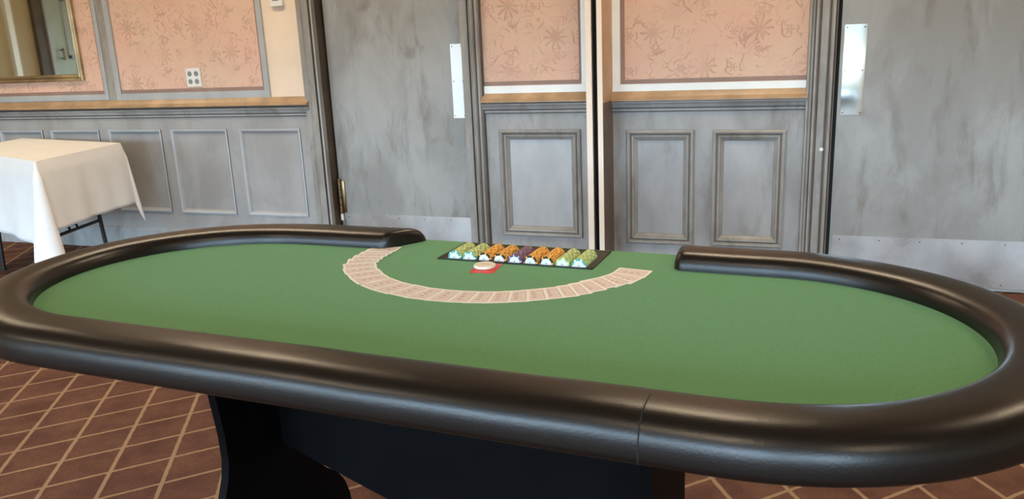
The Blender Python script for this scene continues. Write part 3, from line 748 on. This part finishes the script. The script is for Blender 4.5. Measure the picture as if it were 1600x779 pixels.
bm = bmesh.new(); N = 48; prev = None
for r_, z in ((.0, 0), (.0255, 0), (.0285, .0015), (.0290, .004), (.0285, .0068), (.0262, .0085), (.0240, .0082), (.0, .0082)):
    if r_ == 0: ring = [bm.verts.new((0, 0, z))]
    else: ring = [bm.verts.new((r_*math.cos(2*PI*i/N), r_*math.sin(2*PI*i/N), z)) for i in range(N)]
    if prev:
        for i in range(N):
            if len(prev) == 1: bm.faces.new((prev[0], ring[i], ring[(i+1) % N]))
            elif len(ring) == 1: bm.faces.new((prev[i], ring[0], prev[(i+1) % N]))
            else: bm.faces.new((prev[i], prev[(i+1) % N], ring[(i+1) % N], ring[i]))
    prev = ring
sharp(link('disc', bm, 'puck', bt), 40)
bm = bmesh.new(); v1 = []; v2 = []
for i in range(21):
    x = -.016+.032*i/20; y = .004*math.sin(PI*i/20)
    v1.append(bm.verts.new((x, y+.0012, .0084))); v2.append(bm.verts.new((x, y-.0022, .0084)))
for i in range(20): bm.faces.new((v1[i], v2[i], v2[i+1], v1[i+1]))
link('printed_mark', bm, 'puckink', bt)

# ================================================================== SIDE TABLE WITH CLOTH
HZ = .80
QA, QB, QN, QL = Vector((-5.28, 4.33)), Vector((-4.119, 4.065)), Vector((-3.927, 3.265)), Vector((-5.09, 3.72))
side = tag(empty('folding_table', (-4.60, 3.84, 0)), 'black legged folding table under the white tablecloth by the wall', 'table')
ctr = (QA+QB+QN+QL)/4
def loc(v): return Vector((v.x+4.60, v.y-3.84))
bm = bmesh.new(); qs = [loc(ctr+(q-ctr)*.975) for q in (QA, QL, QN, QB)]
A3 = [bm.verts.new((q.x, q.y, HZ-.004)) for q in qs]; B3 = [bm.verts.new((q.x, q.y, HZ-.034)) for q in qs]
for i in range(4): bm.faces.new((A3[i], A3[(i+1) % 4], B3[(i+1) % 4], B3[i]))
bm.faces.new(A3[::-1]); bm.faces.new(B3); link('tabletop', bm, 'black', side)
def lp(f, g_):   # bilinear point on the table, f along N->L, g across to B/A
    return loc((QN*(1-f)+QL*f)*(1-g_)+(QB*(1-f)+QA*f)*g_)
for f_ in (.22, .80):
    for g_ in (.16, .80):
        p = lp(f_, g_); q = lp(f_-.04 if f_ < .5 else f_+.04, g_+(.05 if g_ > .5 else -.05))
        bm = bmesh.new(); tube(bm, (p.x, p.y, HZ-.036), (q.x, q.y, .012), .013); tube(bm, (q.x, q.y, 0), (q.x, q.y, .02), .017)
        sharp(link('leg', bm, 'blackmetal', side))
    p, q = lp(f_-.02 if f_ < .5 else f_+.02, .18), lp(f_-.02 if f_ < .5 else f_+.02, .82)
    bm = bmesh.new(); tube(bm, (p.x, p.y, .30), (q.x, q.y, .30), .010); link('cross_bar', bm, 'blackmetal', side)
for g_ in (.45, .55):
    p, q = lp(.22, g_), lp(.5, g_)
    bm = bmesh.new(); tube(bm, (p.x, p.y, .30), (q.x, q.y, HZ-.036), .007); link('brace', bm, 'blackmetal', side)
# cloth: top sheet, four hanging sides, corners falling in folds
bm = bmesh.new()
cn = [QN, QB, QA, QL]                     # clockwise seen from above? ring order N -> B -> A -> L
hems = {0: .41, 1: .42, 2: .40, 3: .335}  # hem height of each side N-B, B-A, A-L, L-N
NS, NC, NV = 30, 14, 22
ringpts = []                              # (base xy, outward dir, hem z, corner weight)
for i in range(4):
    p, q = cn[i], cn[(i+1) % 4]; d = (q-p).normalized(); out = Vector((d.y, -d.x))
    if out.dot(ctr-p) > 0: out = -out
    for k in range(NS):
        t_ = (k+.5)/NS; ringpts.append((p.lerp(q, t_), out, hems[i], 0, t_, i))
    d2 = (cn[(i+2) % 4]-q).normalized(); out2_ = Vector((d2.y, -d2.x))
    if out2_.dot(ctr-q) > 0: out2_ = -out2_
    for k in range(NC):
        t_ = (k+.5)/NC; o_ = (out*(1-t_)+out2_*t_).normalized(); wgt = math.sin(PI*t_)
        ringpts.append((q, o_, hems[i]*(1-t_)+hems[(i+1) % 4]*t_, wgt, t_, i))
rows = []
for v in range(NV+1):
    s = v/NV; row = []
    for (p, o_, hem, wgt, t_, i) in ringpts:
        corner_hem = .235 if i != 0 else .27
        hz = hem*(1-wgt**.7)+corner_hem*wgt**.7
        z = HZ-(HZ-hz)*s
        flare = .012+.030*s
        if wgt > 0: flare += ((.035 if i == 0 else .100)*s)*wgt**1.1
        else:
            near = min(t_, 1-t_)
            flare += .010*s*math.sin(t_*9+i*2)+.006*s*math.sin(t_*23+i)
            flare += .030*s*max(0, 1-near/.10)*0
        drop = .010*(1-min(1, s*12))**2
        soft = .010*min(1, s*20)
        q = p+o_*(flare*1.0*min(1, s*6)+soft*.3)
        if q.y > W-.055: q.y = W-.055
        row.append(bm.verts.new((q.x, q.y, z+drop*0)))
    rows.append(row)
n = len(ringpts)
for R0, R1 in zip(rows, rows[1:]):
    for i in range(n): bm.faces.new((R0[i], R0[(i+1) % n], R1[(i+1) % n], R1[i]))
cv = bm.verts.new((ctr.x, ctr.y, HZ+.001))
for i in range(n): bm.faces.new((rows[0][i], cv, rows[0][(i+1) % n]))
bmesh.ops.recalc_face_normals(bm, faces=bm.faces)
cl = link('tablecloth', bm, 'cloth', smooth=True)
sharp(cl, 60)
sm = cl.modifiers.new('thickness', 'SOLIDIFY'); sm.thickness = .0015; sm.offset = 1
tag(cl, 'white tablecloth draped over the small table against the panelled wall', 'tablecloth')

# ================================================================== WALL THINGS
# mirror
mr = tag(empty('wall_mirror', (-5.3, W+.006, 1.19)), 'gold framed mirror hanging on the wallpaper above the white table', 'mirror')
bm = bmesh.new(); X0, X1, Z0, Z1 = -.75, .622, 0, 1.15
frame_sweep(bm, X0, X1, Z0, Z1, 0, [(0, 0), (0, .022), (.006, .026), (.012, .020), (.020, .018), (.030, .026), (.040, .022), (.046, .012), (.046, .004)])
link('frame', bm, 'gold', mr, recalc=False)
bm = bmesh.new(); box(bm, X0+.03, X1-.03, -.006, -.001, Z0+.03, Z1-.03); link('mirror_glass', bm, 'mirror', mr)
# thermostat
th = tag(empty('thermostat', (-3.046, W+.012, 1.597)), 'white thermostat on the cream strip beside the left door', 'thermostat')
bm = bmesh.new(); box(bm, -.046, .046, -.026, 0, 0, .11, bev=.004); link('housing', bm, 'white', th)
bm = bmesh.new(); box(bm, -.022, .022, -.0275, -.0255, .032, .082); link('display', bm, 'grey', th)
# quad socket
so = tag(empty('wall_outlet', (-3.752, W+.006, 1.186)), 'white four-socket wall outlet plate low on the patterned wallpaper', 'outlet')
bm = bmesh.new(); box(bm, -.058, .058, -.008, 0, -.060, .060, bev=.003); link('cover_plate', bm, 'white', so)
for sx in (-.026, .026):
    for sz in (-.025, .025):
        bm = bmesh.new(); tube(bm, (sx, -.010, sz), (sx, -.006, sz), .0165, 20); link('socket', bm, 'grey', so)

# ================================================================== CEILING LIGHTS
for i, (x, y) in enumerate([(-5.6, 3.2), (-3.0, 3.2), (-.4, 3.2), (2.2, 3.2), (-5.6, -1.1), (-3.0, -1.1), (-.4, -1.1), (2.2, -1.1)]):
    o = tag(empty('ceiling_light', (x, y, RZ)), 'round warm ceiling light flush with the ceiling', 'ceiling light', 'round ceiling lights')
    bm = bmesh.new(); tube(bm, (0, 0, -.05), (0, 0, 0), .38, 32); link('housing', bm, 'white', o)
    bm = bmesh.new(); tube(bm, (0, 0, -.058), (0, 0, -.0505), .36, 32); link('diffuser', bm, 'lamp', o)
